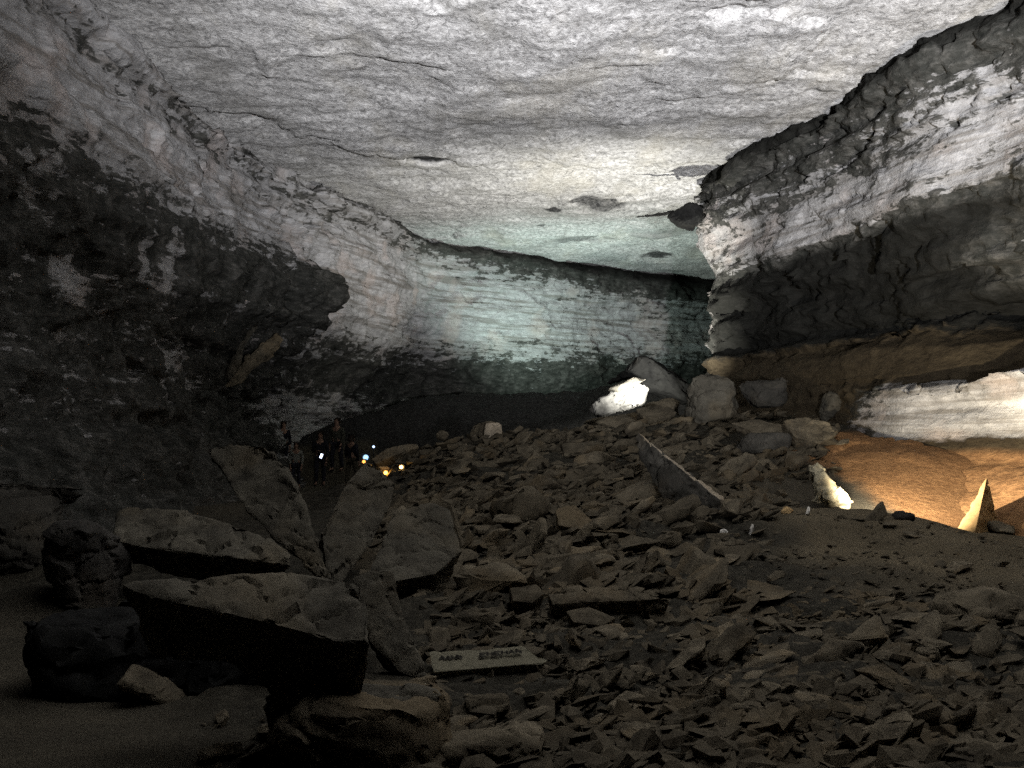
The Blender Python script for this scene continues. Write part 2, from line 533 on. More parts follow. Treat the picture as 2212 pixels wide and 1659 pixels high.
def wall_left():
    # stations along the passage: (x, y)
    path = [(-8.4, -6), (-8.2, 4), (-8.0, 12), (-7.9, 18.4), (-7.8, 22), (-7.6, 26), (-7.1, 29.5), (-6.1, 32), (-5.2, 34.5),
            (-4.2, 38), (-3.2, 41), (-0.6, 43.2), (2.3, 45.6), (5.6, 48.2), (10.2, 50.6), (17, 54), (26, 60)]
    keys = [0, 3, 4.5, 6, 6.7, 7.2, 8.4, 10, 12, 14, 16]
    zs = [8.7, 8.0, 7.7, 7.45, 6.6, 5.6, 5.25, 4.4, 3.6, 3.1, 2.2, 1.2, 0.2, -0.8, -2.0, -4]
    inset = [
        # 0    3    4.5   6   6.7  7.2  8.4   10   12   14   16
        [-.9, -.9, -.9, -.9, -.9, -.9, -.9, -.7, -.7, -.7, -.7],
        [.0, .0, .0, .0, .0, .0, .0, .0, .0, .0, .0],
        [.25, .25, .25, .25, .25, .2, .2, .35, .5, .5, .5],
        [-.1, -.1, -.1, -.1, -.1, -.1, -.1, .2, .5, .5, .5],
        [.0, .1, .1, .1, .1, .0, .0, -.1, .3, .4, .4],
        [.3, .35, .3, .3, .2, .0, -.1, -.2, -.2, -.2, -.2],
        [.2, .3, .4, .8, .9, .0, -.2, -.2, -.2, -.2, -.2],
        [.1, .3, .4, .9, 1.0, -.1, -.4, -.3, -.3, -.2, -.2],
        [-.1, .1, .3, .7, .7, -.3, -.7, -.5, -.3, -.3, -.3],
        [-.2, -.1, .1, -.2, -.4, -.9, -1.4, -1.0, -.5, -.4, -.4],
        [-.2, -.1, -.2, -.9, -1.3, -1.8, -2.3, -1.6, -.8, -.6, -.6],
        [.0, .0, -.2, -1.3, -1.8, -2.2, -2.8, -1.9, -.9, -.6, -.6],
        [.3, .3, .0, -1.0, -1.5, -2.0, -2.7, -1.8, -.8, -.5, -.5],
        [.8, .9, .5, -.4, -1.0, -1.6, -2.2, -1.4, -.5, -.2, -.2],
        [1.6, 1.8, 1.2, .4, -.2, -1.0, -1.6, -1.0, 0, .5, .5],
        [3.0, 3.4, 2.6, 1.5, .8, .0, -.6, -.4, 1, 1.5, 1.5]]
    soot_shade = [
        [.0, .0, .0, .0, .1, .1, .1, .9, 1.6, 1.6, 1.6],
        [.5, .55, .5, .5, .5, .5, .5, .9, 1.6, 1.8, 1.8],  # far ledge's shading put into the colour at the last stations
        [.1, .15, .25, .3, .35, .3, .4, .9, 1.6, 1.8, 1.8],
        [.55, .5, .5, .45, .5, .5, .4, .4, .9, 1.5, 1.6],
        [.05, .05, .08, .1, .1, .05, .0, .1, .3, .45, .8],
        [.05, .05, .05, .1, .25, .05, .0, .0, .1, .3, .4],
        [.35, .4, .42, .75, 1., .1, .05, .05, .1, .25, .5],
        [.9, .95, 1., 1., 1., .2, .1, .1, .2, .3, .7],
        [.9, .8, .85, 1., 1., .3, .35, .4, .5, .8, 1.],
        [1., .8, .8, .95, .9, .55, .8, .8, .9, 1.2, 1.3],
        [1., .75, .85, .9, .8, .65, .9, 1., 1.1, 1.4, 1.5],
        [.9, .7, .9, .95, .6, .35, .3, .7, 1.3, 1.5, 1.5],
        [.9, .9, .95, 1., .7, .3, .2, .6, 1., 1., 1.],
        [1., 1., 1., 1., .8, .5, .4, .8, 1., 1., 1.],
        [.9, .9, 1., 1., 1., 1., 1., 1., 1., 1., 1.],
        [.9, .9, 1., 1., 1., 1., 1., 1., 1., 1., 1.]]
    dirt = np.zeros_like(np.array(soot_shade))
    P, S, D, rows, k = sweep(path, keys, zs, inset, soot_shade, dirt, +1, 0.085, 0.075)
    # vertical flutes worn into the lower near wall
    kk = np.linalg.norm(np.diff(P[0, :, :2], axis=0, prepend=P[0, :1, :2]), axis=1).cumsum()[None]
    zrel = P[..., 2] - EYE
    fl = fbm(np.stack([kk * 1.3 + 0.25 * zrel, zrel * 0.22, 0 * zrel], -1), 3, 91)
    amp = smooth01(-zrel, -5.0, -3.0) * smooth01(-kk, -38, -30)
    n = grid_normals(P)
    P = P + n * (0.35 * amp * fl)[..., None]
    S = S - 0.35 * amp * smooth01(fl, 0.1, 0.5)
    # pale bare patches where the dark crust has come away
    for (k0, z0, rk, rz, amt) in ((3.98, 3.9, .16, .75, 1.1), (3.62, 3.9, .06, .6, .9), (4.35, 1.9, .3, .5, .6), (4.7, 1.3, .2, .4, .5), (5.9, 2.6, .10, .35, .8), (6.4, 3.0, .12, .2, .8),
                                (2.6, 4.3, .25, .5, .5), (2.9, 2.9, .12, .5, .5), (5.2, 3.3, .1, .3, .5)):
        q = np.sqrt(((k[None] - k0) / rk) ** 2 + ((zrel - z0) / rz) ** 2) + 0.35 * fbm(P * 1.7, 3, 19)
        S = S - .62 * amt * smooth01(-q, -1.25, -.5)
    lobe = smooth01(k, 5.6, 6.2) * smooth01(-k, -7.8, -7.0)
    P = roughen(P, 0.22, 0.16 * (1 + .5 * lobe[None]), 0.20 * (1 + 1.4 * lobe[None]), (0.75, 0.75, 1.5), 3, 1, .2)
    me = grid_mesh('wall_left', P, {'soot_shade': S, 'dirt': D})
    o = link_mesh('wall_left', me, M_WALL)
    tag(o, kind='structure')


def wall_right():
    path = [(11, -6), (10.6, 4), (10.2, 10), (9.7, 15), (9.2, 18.4), (8.3, 20.5), (7.9, 23.3), (7.1, 25.8), (6.5, 28.4), (6.05, 30.2), (6.4, 31.6),
            (8.2, 33.0), (12, 35.0), (18, 38), (26, 42)]
    keys = [0, 3.5, 5, 6, 7, 8, 8.8, 9.4, 11, 14]
    zs = [8.7, 8.0, 7.6, 7.2, 6.6, 6.0, 5.4, 4.8, 4.4, 3.5, 2.95, 2.6, 2.1, 1.9, 1.6, 1.2, 1.05, 0.6, 0.1, -0.4, -1.2, -3]
    inset = [
        # 0    3.5   5    6    7    8   8.8  9.4  11   14
        [-.8, -.8, -.8, -.8, -.8, -.8, -.8, -.8, -.8, -.8],
        [.0, .0, .1, .1, .1, .1, .1, .0, .0, .0],
        [.1, .3, .3, .3, .3, .3, .3, .2, .2, .2],
        [.1, .2, .2, .15, .1, .1, .2, .2, .2, .2],
        [.0, .05, .0, .0, .0, .0, .2, .3, .2, .2],
        [.0, .0, .0, .0, .0, .0, .1, .3, .1, .1],
        [.0, .05, .05, .05, .05, .0, .0, .0, .0, .0],
        [.1, .2, .2, .15, .1, .0, -.2, -.2, -.2, -.2],
        [-.2, -.1, -.1, -.2, -.2, -.2, -.2, -.1, -.2, -.2],
        [-.3, -.4, -.7, -.7, -.5, -.3, -.1, -.1, -.2, -.2],
        [-.4, -.6, -1.0, -.8, -.5, -.3, -.1, .0, -.2, -.2],
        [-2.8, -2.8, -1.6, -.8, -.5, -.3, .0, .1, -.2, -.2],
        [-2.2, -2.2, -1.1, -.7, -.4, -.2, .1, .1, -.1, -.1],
        [-.9, -.8, -.5, .0, .0, .0, .2, .2, .0, .0],
        [-.6, -.5, -.3, .1, .2, .2, .3, .3, .2, .2],
        [-.2, -.2, -.1, .2, .3, .3, .4, .4, .4, .4],
        [.7, .75, .6, .4, .4, .3, .5, .5, .5, .5],
        [.5, .5, .4, .4, .5, .5, .7, .7, .7, .7],
        [.6, .6, .6, .7, .9, 1.0, 1.0, 1.0, 1.0, 1.0],
        [1.0, 1.0, 1.1, 1.2, 1.4, 1.5, 1.5, 1.4, 1.4, 1.4],
        [2.4, 2.4, 2.4, 2.4, 2.4, 2.4, 2.2, 2.0, 2.0, 2.0],
        [4, 4, 4, 4, 4, 4, 3.5, 3, 3, 3]]
    soot_shade = [
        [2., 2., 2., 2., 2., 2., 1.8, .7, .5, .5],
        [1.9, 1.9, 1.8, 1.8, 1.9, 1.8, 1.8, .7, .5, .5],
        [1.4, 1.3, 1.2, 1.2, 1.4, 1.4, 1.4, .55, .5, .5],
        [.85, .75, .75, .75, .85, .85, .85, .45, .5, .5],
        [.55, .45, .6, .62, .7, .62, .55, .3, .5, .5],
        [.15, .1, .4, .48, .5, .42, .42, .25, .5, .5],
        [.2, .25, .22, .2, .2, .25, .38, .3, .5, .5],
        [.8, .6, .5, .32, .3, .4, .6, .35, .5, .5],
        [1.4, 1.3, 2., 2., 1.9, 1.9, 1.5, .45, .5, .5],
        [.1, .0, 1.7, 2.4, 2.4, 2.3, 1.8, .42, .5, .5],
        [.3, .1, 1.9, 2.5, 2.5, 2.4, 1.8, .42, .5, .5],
        [2.4, 2.4, 2.5, 2.5, 2.5, 2.4, 1.8, .45, .5, .5],  # shade of the hole and undercut put into the colour, besides dark staining
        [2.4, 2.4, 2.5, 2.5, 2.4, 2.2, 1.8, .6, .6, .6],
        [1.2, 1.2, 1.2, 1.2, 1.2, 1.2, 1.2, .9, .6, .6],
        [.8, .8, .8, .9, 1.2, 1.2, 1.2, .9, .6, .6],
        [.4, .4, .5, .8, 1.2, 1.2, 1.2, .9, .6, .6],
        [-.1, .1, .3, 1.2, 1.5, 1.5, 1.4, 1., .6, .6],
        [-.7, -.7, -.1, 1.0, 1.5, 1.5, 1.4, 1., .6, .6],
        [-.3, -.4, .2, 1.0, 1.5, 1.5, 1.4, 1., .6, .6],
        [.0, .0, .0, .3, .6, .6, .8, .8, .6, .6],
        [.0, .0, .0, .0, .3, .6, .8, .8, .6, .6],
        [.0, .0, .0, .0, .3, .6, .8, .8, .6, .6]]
    dz = {1.9: .75, 1.6: .8, 1.2: .8, 2.1: .5, 0.1: .3, -0.4: 1.6, -1.2: 2, -3: 2}
    dirt = [[dz.get(z, 0.0)] * len(keys) for z in zs]
    for i, z in enumerate(zs):
        if z <= 2.1:
            for j in range(3, len(keys)): dirt[i][j] = max(dirt[i][j], 0.8)
    P, S, D, rows, k = sweep(path, keys, zs, inset, soot_shade, dirt, -1, 0.075, 0.07)
    # the flat top of the lower ledge and the bank keep smoother
    zr = P[..., 2] - EYE
    calm = smooth01(-zr, -2.3, -1.9) * (1 - .55 * smooth01(zr, .7, .95) * smooth01(-zr, -1.35, -1.2))                       # water-smoothed ledge and recess low down
    band = smooth01(zr, 4.5, 5.0) * smooth01(-zr, -6.4, -5.9)  # even bedded band in the middle
    P = roughen(P, 0.18, 0.16 * (1 - .6 * calm) * (1 - .45 * band), 0.36 * (1 - .8 * calm) * (1 - .65 * band), (0.6, 0.6, 2.4), 47, -1, 0.08)
    me = grid_mesh('wall_right', P, {'soot_shade': S, 'dirt': D}, flip=True)
    o = link_mesh('wall_right', me, M_WALL)
    tag(o, kind='structure')


wall_left()
wall_right()

# ------------------------------------------------------------------ ground
GP = [(200, 1640, 4.8), (1100, 1650, 4.8), (2000, 1650, 4.8), (1100, 1430, 7.2), (1700, 1450, 7), (2150, 1410, 7.3), (1300, 1260, 10), (1900, 1290, 9.3),
      (1000, 1240, 10.3), (1500, 1185, 12), (1200, 1090, 16), (1000, 1018, 20), (950, 958, 24), (1100, 945, 24.5), (1250, 935, 24.5), (1450, 900, 25.5),
      (1600, 950, 22), (1700, 1005, 19), (1790, 1100, 14.4), (1850, 1093, 14.2), (1920, 1112, 14.0), (2050, 1134, 13.8), (2110, 1164, 13.7), (2200, 1172, 13.0), (1950, 1200, 11.3), (1700, 1200, 11.5),
      (2050, 985, 18.2), (1900, 1030, 17.6), (1850, 1120, 15.8), (2000, 1126, 15.4), (2120, 1146, 15.2), (1780, 1040, 17.5), (2200, 1050, 17),
      (690, 1052, 33), (745, 1052, 33), (790, 1040, 31), (650, 1054, 32), (560, 1060, 30), (450, 1140, 18), (800, 1045, 24), (700, 1120, 15), (300, 1320, 9.0), (500, 1400, 7.4), (300, 1540, 5.8), (100, 1500, 6.2),
      (650, 1500, 6.2), (850, 1500, 6.2), (0, 1300, 9),
      (900, 862, 38), (1100, 853, 38), (1250, 848, 38), (720, 908, 37), (600, 955, 36.5), (1400, 830, 36)]
GXYZ = np.array([at(*g) for g in GP])
extra = [(-8, 2, .0), (0, 1, 0.0), (9, 2, 0.2), (-9, 10, 0.2), (-9, 20, 0.3), (-8, 30, 0.1), (12, 20, 1.6), (12, 12, 1.0), (10, 7, .4), (0, 30, 0.6), (3, 31, 1.2), (6.5, 31, 2.2),
         (-4, 31, 0.0), (-4, 44, 1.5), (3, 48, 1.5), (10, 45, 2), (16, 40, 1.5), (-8, 38, 0.3), (16, 60, 1), (0, 60, 1), (-12, 45, 1), (0, -6, 0), (-8, -6, 0), (10, -6, .3), (5.5, 27, 2.0), (8, 26, 2.2)]
GXYZ = np.concatenate([GXYZ, np.array(extra, float)])


def rbf_fit(p, z, lam=0.02):
    n = len(p)
    d = np.linalg.norm(p[:, None] - p[None], axis=-1)
    K = np.where(d > 0, d * d * np.log(d + 1e-12), 0) * 0.02 + lam * np.eye(n)
    A = np.zeros((n + 3, n + 3))
    A[:n, :n] = K
    A[:n, n:] = np.c_[np.ones(n), p]
    A[n:, :n] = A[:n, n:].T
    return np.linalg.solve(A, np.r_[z, 0, 0, 0])


GW = rbf_fit(GXYZ[:, :2], GXYZ[:, 2])


def ground_base(x, y):
    q = np.stack([x, y], -1).reshape(-1, 2)
    n = len(GXYZ)
    out = np.empty(len(q))
    for i in range(0, len(q), 40000):
        qq = q[i:i + 40000]
        d = np.linalg.norm(qq[:, None] - GXYZ[None, :, :2], axis=-1)
        K = np.where(d > 0, d * d * np.log(d + 1e-12), 0) * 0.02
        out[i:i + 40000] = K @ GW[:n] + GW[n] + qq @ GW[n + 1:]
    return out.reshape(np.shape(x))


def rubble_mask(x, y):
    """1 in the breakdown heap, 0 on the trodden trail at the left"""
    edge = np.interp(y, [3, 5, 7, 10, 16, 24, 32, 40], [-1.6, -1.5, -2.6, -5.5, -5.5, -4.2, -3.6, -6])
    return smooth01(x - edge, -0.5, 0.6)


def bank_mask(x, y):
    P = np.stack([x, y, np.zeros_like(x)], -1)
    xx = x + 1.3 * fbm(P * 0.7, 4, 83)
    yy = y + 1.6 * fbm(P * 0.6, 4, 85)
    return smooth01(xx, 2.4, 4.0) * smooth01(yy, 8.6, 10.4) * smooth01(-yy, -21, -17)


def ground_height(x, y):
    x, y = np.asarray(x, float), np.asarray(y, float)
    P = np.stack([x, y, np.zeros_like(x)], -1)
    m = rubble_mask(x, y)
    bank = bank_mask(x, y)
    m2 = m * (1 - 0.4 * bank)
    z = ground_base(x, y)
    glow = smooth01(x, 3.8, 5.2) * smooth01(y, 14.2, 15.0) * smooth01(-y, -21, -19)
    m2 = m2 * (1 - .8 * glow)
    z = z + 0.16 * bank * (1 - smooth01(y, 12.8, 13.8)) * fbm(P * 0.75, 4, 69) + 0.03 * fbm(P * 1.1, 3, 61) + m2 * (0.13 * fbm(P * 0.9, 4, 63) + 0.05 * fbm(P * 4, 3, 67))
    return z


def build_ground():
    xs = np.arange(-13, 15, 0.085)
    ys = np.concatenate([np.arange(-8, 3, 0.3), np.arange(3, 30, 0.075), np.arange(30, 66, 0.2)])
    X, Y = np.meshgrid(xs, ys)
    Z = ground_height(X, Y)
    P = np.stack([X, Y, Z], -1)
    m = rubble_mask(X, Y)
    f1, f2, val = cells(P * np.array((1.7, 1.7, 0.5)) + 0.2 * fbm(P * 3, 2, 5)[..., None], 71)
    bank = bank_mask(X, Y)
    P[..., 2] += m * (1 - bank) * 0.12 * (val - 0.5)
    dirt = smooth01(X - (9 - Y * 0.16), -1.2, 0.6) * smooth01(Y, 14.2, 15.6) * smooth01(-Y, -23, -20)
    dirt = dirt + 0.12 * smooth01(X, 2.0, 4.0) * smooth01(-Y, -16, -10) * smooth01(Y, 7, 9)
    soot_shade = smooth01(Y, 29, 32) * smooth01(X, -12, -10) * (1 - smooth01(-X, 4.3, 4.9) * smooth01(-Y, -36, -34))  # unlit mound behind the crest: its shade is put into the ground colour
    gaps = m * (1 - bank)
    me = grid_mesh('ground', P, {'dirt': dirt, 'soot_shade': soot_shade, 'gaps': gaps, 'bank': bank * (1 - smooth01(Y, 14.2, 15.2))})
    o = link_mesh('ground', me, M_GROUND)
    tag(o, kind='structure')


build_ground()


# ------------------------------------------------------------------ rocks
def finish(bm, name, mat, parent=None, rough=0.03, freq=2.0, seed=0, angle=38, strata=0.0):
    bm.normal_update()
    v = np.array([x.co[:] for x in bm.verts])
    n = np.array([x.normal[:] for x in bm.verts])
    d = rough * fbm(v * freq + seed * 3.7, 5, seed, 0.6)
    f1, f2, val = cells(v * freq * np.array((.8, .8, 1.5)) + 0.3 * fbm(v * freq * 2, 2, seed)[:, None] + seed, seed)
    d = d + 1.1 * rough * (val - .5) + 0.5 * rough * (smooth01(f2 - f1, 0, .12) - 1)
    if strata:
        d = d + strata * vnoise(np.stack([v[:, 0] * 0.3, v[:, 1] * 0.3, v[:, 2] * 9], -1), seed + 5)
    v = v + n * d[:, None]
    for x, c in zip(bm.verts, v): x.co = c
    me = bpy.data.meshes.new(name)
    bm.to_mesh(me)
    bm.free()
    me.polygons.foreach_set('use_smooth', np.ones(len(me.polygons), dtype=bool))
    me.set_sharp_from_angle(angle=R(angle))
    if mat is None: return me
    return link_mesh(name, me, mat, parent)


def refine(bm, maxlen, passes=5):
    for _ in range(passes):
        es = [e for e in bm.edges if e.calc_length() > maxlen]
        if not es: break
        bmesh.ops.subdivide_edges(bm, edges=es, cuts=1, use_grid_fill=False)
        bmesh.ops.triangulate(bm, faces=[f for f in bm.faces if len(f.verts) > 3])


def hull_rock(name, mat, dims, seed, npts=16, rough=0.05, maxlen=None, boxy=0.6, bevel=0.06, loc=None, rot=(0, 0, 0), strata=0.0, freq=None):
    rnd = random.Random(seed)
    bm = bmesh.new()
    for i in range(npts):
        p = Vector([rnd.uniform(-1, 1) for _ in range(3)])
        m = max(abs(c) for c in p)
        q = p / m * boxy + p.normalized() * (1 - boxy)
        q = q * rnd.uniform(0.86, 1.0)
        bm.verts.new((q.x * dims[0] / 2, q.y * dims[1] / 2, q.z * dims[2] / 2))
    r = bmesh.ops.convex_hull(bm, input=bm.verts)
    junk = [g for g in set(r['geom_interior'] + r['geom_unused']) if isinstance(g, bmesh.types.BMVert) and g.is_valid]
    if junk: bmesh.ops.delete(bm, geom=junk, context='VERTS')
    bmesh.ops.dissolve_limit(bm, angle_limit=R(14), verts=bm.verts, edges=bm.edges)
    if bevel:
        bmesh.ops.bevel(bm, geom=bm.edges[:], offset=bevel * min(dims), segments=1, affect='EDGES')
    bmesh.ops.triangulate(bm, faces=bm.faces)
    if maxlen: refine(bm, maxlen)
    bmesh.ops.recalc_face_normals(bm, faces=bm.faces)
    o = finish(bm, name, mat, None, rough * min(dims), freq or 2.5 / max(min(dims), 0.05) ** 0.7, seed, strata=strata)
    if mat and loc is not None:
        o.location = loc
        o.rotation_euler = rot
    return o


def plane_slab(name, mat, outline, d0, normal, thick, rough=0.03, maxlen=0.12, bevel=0.03, seed=1, ref=None, freq=2.2, push=0.0, taper=0.92, parent=None):
    """a stone slab lying in the plane through the point seen at `ref`, d0 ahead, with unit `normal`; outline traced on that plane,
    the stone runs `thick` behind it"""
    n = Vector(normal).normalized()
    ref = ref or (sum(p[0] for p in outline) / len(outline), sum(p[1] for p in outline) / len(outline))
    p0 = Vector(at(ref[0], ref[1], d0))
    c = Vector((0, 0, EYE))
    top = []
    for (u, v) in outline:
        r = (Vector(at(u, v, 10)) - c)
        t = (p0 - c).dot(n) / r.dot(n)
        top.append(c + r * t)
    mid = sum(top, Vector()) / len(top)
    bm = bmesh.new()
    tv = [bm.verts.new(p - mid) for p in top]
    rj = random.Random(seed)
    bv = [bm.verts.new((p - mid) * (taper - rj.uniform(0, .14)) - n * thick * rj.uniform(.65, 1.2)) for p in top]
    k = len(tv)
    bm.faces.new(tv)
    bm.faces.new(bv[::-1])
    for i in range(k):
        bm.faces.new((tv[i], bv[i], bv[(i + 1) % k], tv[(i + 1) % k]))
    bmesh.ops.recalc_face_normals(bm, faces=bm.faces)
    if bevel:
        bmesh.ops.bevel(bm, geom=bm.edges[:], offset=bevel, segments=2, affect='EDGES', profile=0.6)
    bmesh.ops.triangulate(bm, faces=bm.faces)
    refine(bm, maxlen)
    o = finish(bm, name, mat, parent, rough, freq, seed)
    o.location = mid - n * push
    return o, mid, n


FLAKES = [
    ([(598, 716), (616, 734), (590, 768), (548, 800), (520, 828), (490, 836), (500, 808), (548, 758)], 29.0, (.5, -.8, .1), .12, 'long pale yellowish flake peeling diagonally from the left wall base'),
    ([(548, 700), (560, 702), (530, 752), (500, 812), (488, 820), (512, 756)], 28.6, (.5, -.8, .1), .12, 'narrow flake peeling from the left wall beside the pale yellowish one'),
    ([(450, 720), (462, 722), (440, 790), (426, 800)], 27.8, (.5, -.8, .1), .12, 'dark upright flake peeling from the left wall'),
]
SLABS = [
    # name, material, outline, depth, normal, thickness, label
    ('rock_slab', M_SLAB_GREY, [(440, 968), (500, 958), (576, 960), (622, 1012), (668, 1110), (716, 1272), (690, 1246), (600, 1170), (520, 1090)], 10.6, (-.15, -.75, .55), .35,
     'large dark slab leaning diagonally behind the pale flat slab at left'),
    ('rock_slab', M_SLAB_GREY, [(254, 1102), (302, 1094), (420, 1112), (540, 1142), (628, 1196), (634, 1222), (560, 1212), (420, 1194), (300, 1180), (250, 1166)], 9.4, (.05, -.55, .85), .42,
     'long pale flat slab at left, blunt at one end and pointed at the other'),
    ('rock_slab', M_SLAB_GREY, [(262, 1266), (400, 1248), (620, 1234), (742, 1250), (800, 1300), (812, 1392), (700, 1376), (600, 1350), (480, 1322), (330, 1290)], 8.4, (.1, -.5, .88), .4,
     'broad flat slab roofing the black hollow at left'),
    ('rock_slab', M_SLAB_GREY, [(788, 998), (822, 1012), (852, 1040), (850, 1085), (800, 1180), (742, 1262), (712, 1264), (694, 1150), (740, 1052)], 10.9, (.35, -.75, .5), .3,
     'upright pointed slab leaning right beside the dark leaning slab'),
    ('rock_slab', M_SLAB_GREY, [(756, 1244), (800, 1226), (850, 1232), (872, 1330), (922, 1448), (932, 1476), (860, 1452), (800, 1384)], 7.7, (.25, -.85, .4), .3,
     'grooved upright slab standing left of the lettered stone'),
    ('rock_slab', M_SLAB_GREY, [(850, 1100), (930, 1084), (972, 1100), (1000, 1190), (940, 1240), (820, 1262), (800, 1230)], 11.4, (.1, -.62, .75), .4,
     'broad sloping slab right of the upright pointed slab'),
    ('rock_slab', M_ROCK, [(962, 1082), (974, 1086), (1000, 1180), (992, 1192), (974, 1170)], 11.2, (-.4, -.9, .2), .1,
     'thin pale upright sliver standing on the broad sloping slab'),
    ('rock_slab', M_ROCK, [(1374, 884), (1436, 870), (1462, 890), (1412, 926)], 24.2, (.1, -.5, .85), .35, 'brown four-sided slab on the crest below the bright white block'),
    ('rock_slab', M_ROCK, [(1690, 906), (1740, 898), (1796, 912), (1804, 940), (1770, 958), (1716, 944)], 20, (.1, -.6, .8), .3, 'smooth reddish brown slab below the round boulder group at right'),
    ('rock_slab', M_ROCK, [(1576, 912), (1640, 906), (1694, 920), (1690, 940), (1630, 934)], 20.4, (0, -.5, .85), .2, 'thin flat slab jutting left of the smooth reddish slab'),
    ('rock_slab', M_ROCK, [(1200, 1100), (1240, 1086), (1290, 1130), (1262, 1146), (1206, 1134)], 13.6, (.1, -.6, .8), .2, 'pale kite-shaped slab in the middle of the heap'),
    ('rock_slab', M_ROCK, [(1292, 1136), (1330, 1100), (1352, 1096), (1340, 1126), (1306, 1146)], 13.2, (.4, -.7, .6), .2, 'leaning slab touching the right of the kite-shaped slab'),
    ('rock_slab', M_ROCK, [(1220, 1318), (1268, 1306), (1334, 1334), (1300, 1352), (1236, 1344)], 8.5, (0, -.55, .85), .12, 'pale flat oval stone above and right of the lettered stone'),
    ('rock_slab', M_ROCK, [(1726, 1392), (1830, 1370), (1900, 1312), (1912, 1350), (1926, 1376), (1800, 1388)], 7.8, (0, -.6, .8), .15, 'pointed dark slab with a raised peak at lower right'),
    ('rock_slab', M_ROCK, [(1100, 1268), (1160, 1258), (1178, 1280), (1150, 1302), (1108, 1298)], 9.3, (.1, -.65, .75), .25, 'rounded tan block left of the long shadowed ledge'),
    ('rock_slab', M_ROCK, [(1180, 1276), (1280, 1262), (1400, 1274), (1450, 1290), (1390, 1296), (1280, 1300), (1190, 1306)], 9.4, (0, -.5, .87), .3,
     'long flat ledge slab with a black shadow beneath it'),
    ('rock_slab', M_ROCK, [(1010, 978), (1036, 956), (1056, 952), (1048, 968), (1024, 984)], 22.5, (.2, -.6, .7), .25, 'tan slab propped below the pinkish crest block'),
    ('rock_slab', M_ROCK, [(800, 990), (850, 962), (900, 956), (905, 966), (850, 984), (812, 1002)], 23, (.1, -.55, .8), .3, 'long tilted slab above the warm trail lamps'),
    ('rock_slab', M_BANK_ROCK, [(1748, 1002), (1772, 998), (1800, 1032), (1846, 1084), (1800, 1086), (1776, 1076), (1768, 1044)], 16.2, (-.1, -.85, .4), .35,
     'glaring white slab lit by the hidden lamp behind the dirt mound'),
    ('rock_slab', M_BANK_ROCK, [(1776, 1046), (1782, 1050), (1768, 1090), (1762, 1082)], 15.9, (.5, -.8, .2), .06, 'small bright splinter left of the glaring white slab'),
    ('rock_slab', M_SLAB_GREY, [(560, 1500), (640, 1466), (760, 1462), (900, 1480), (962, 1500), (880, 1518), (700, 1520)], 6.0, (.0, -.4, .9), .5, 'large flat-topped foreground boulder at bottom centre left'),
]


def ground_hit(u, v, lift=0.0, d0=3.5, d1=45):
    ds = np.exp(np.linspace(math.log(d0), math.log(d1), 1400))
    pts = np.array([at(u, v, d) for d in ds])
    g = ground_height(pts[:, 0], pts[:, 1]) + lift
    below = np.nonzero(pts[:, 2] < g)[0]
    return float(ds[below[0]]) if len(below) else None


LIFT = {1: .34, 2: .62, 11: .1, 20: .3}


def build_slabs():
    for i, (nm, mat, ol, d, n, th, lab) in enumerate(SLABS):
        low = max(ol, key=lambda p: p[1])
        hit = ground_hit(low[0], low[1], LIFT.get(i, .04 if n[2] < .7 else .45 * th))
        if mat is M_BANK_ROCK: d = 15.8
        elif hit and d < 20: d = min(hit, d * 1.3)
        else: low = None
        if i == 0: th = .16
        sz = d / FPX
        span = max(max(p[0] for p in ol) - min(p[0] for p in ol), max(p[1] for p in ol) - min(p[1] for p in ol)) * sz
        o, mid, nn = plane_slab(nm, mat, ol, d, n, th, ref=low, rough=(0.07 if mat is M_BANK_ROCK else 0.032 * min(1.6, max(.5, span))), freq=3.4, maxlen=max(span / 26, 0.035), bevel=min(0.03, th * .2), seed=200 + i)
        tag(o, lab, 'rock slab')


build_slabs()
for _i, (ol, d, n, th, lab) in enumerate(FLAKES):
    o, _m, _n = plane_slab('rock_flake', M_ROCK if _i == 0 else M_SLAB_GREY, ol, d, n, th, rough=.12, maxlen=.1, bevel=.02, seed=400 + _i)
    tag(o, lab, 'rock flake')


def plank():
    p1, p2 = Vector(at(1378, 934, 15.6)), Vector(at(1588, 1110, 13.7))
    dn = Vector((-.50, .42, -.72)).normalized()
    th = (p2 - p1).cross(dn).normalized()
    if th.y < 0: th = -th
    bm = bmesh.new()
    st = [(0, .10, .12), (.25, .40, .17), (.55, .56, .19), (.85, .48, .18), (1, .30, .15)]
    rings = []
    m = (p1 + p2) / 2
    for t, wd, tk in st:
        a = p1.lerp(p2, t) - m
        rings.append([bm.verts.new(v) for v in (a, a + dn * wd, a + dn * wd * .95 + th * tk, a + th * tk)])
    for a, b_ in zip(rings[:-1], rings[1:]):
        for i in range(4):
            f = bm.faces.new((a[i], a[(i + 1) % 4], b_[(i + 1) % 4], b_[i]))
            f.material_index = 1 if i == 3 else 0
    bm.faces.new(rings[0]); bm.faces.new(rings[-1][::-1])
    bmesh.ops.recalc_face_normals(bm, faces=bm.faces)
    bmesh.ops.bevel(bm, geom=bm.edges[:], offset=.012, segments=1, affect='EDGES')
    bmesh.ops.triangulate(bm, faces=bm.faces)
    refine(bm, .07)
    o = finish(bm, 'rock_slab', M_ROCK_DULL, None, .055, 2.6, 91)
    o.data.materials.append(M_TAN_LIT_EDGE)             # upper edge painted lit with paler rock, the body painted shaded and dull
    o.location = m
    tag(o, 'long tilted plank-like slab with a lit upper edge sloping down to the right', 'rock slab')


plank()


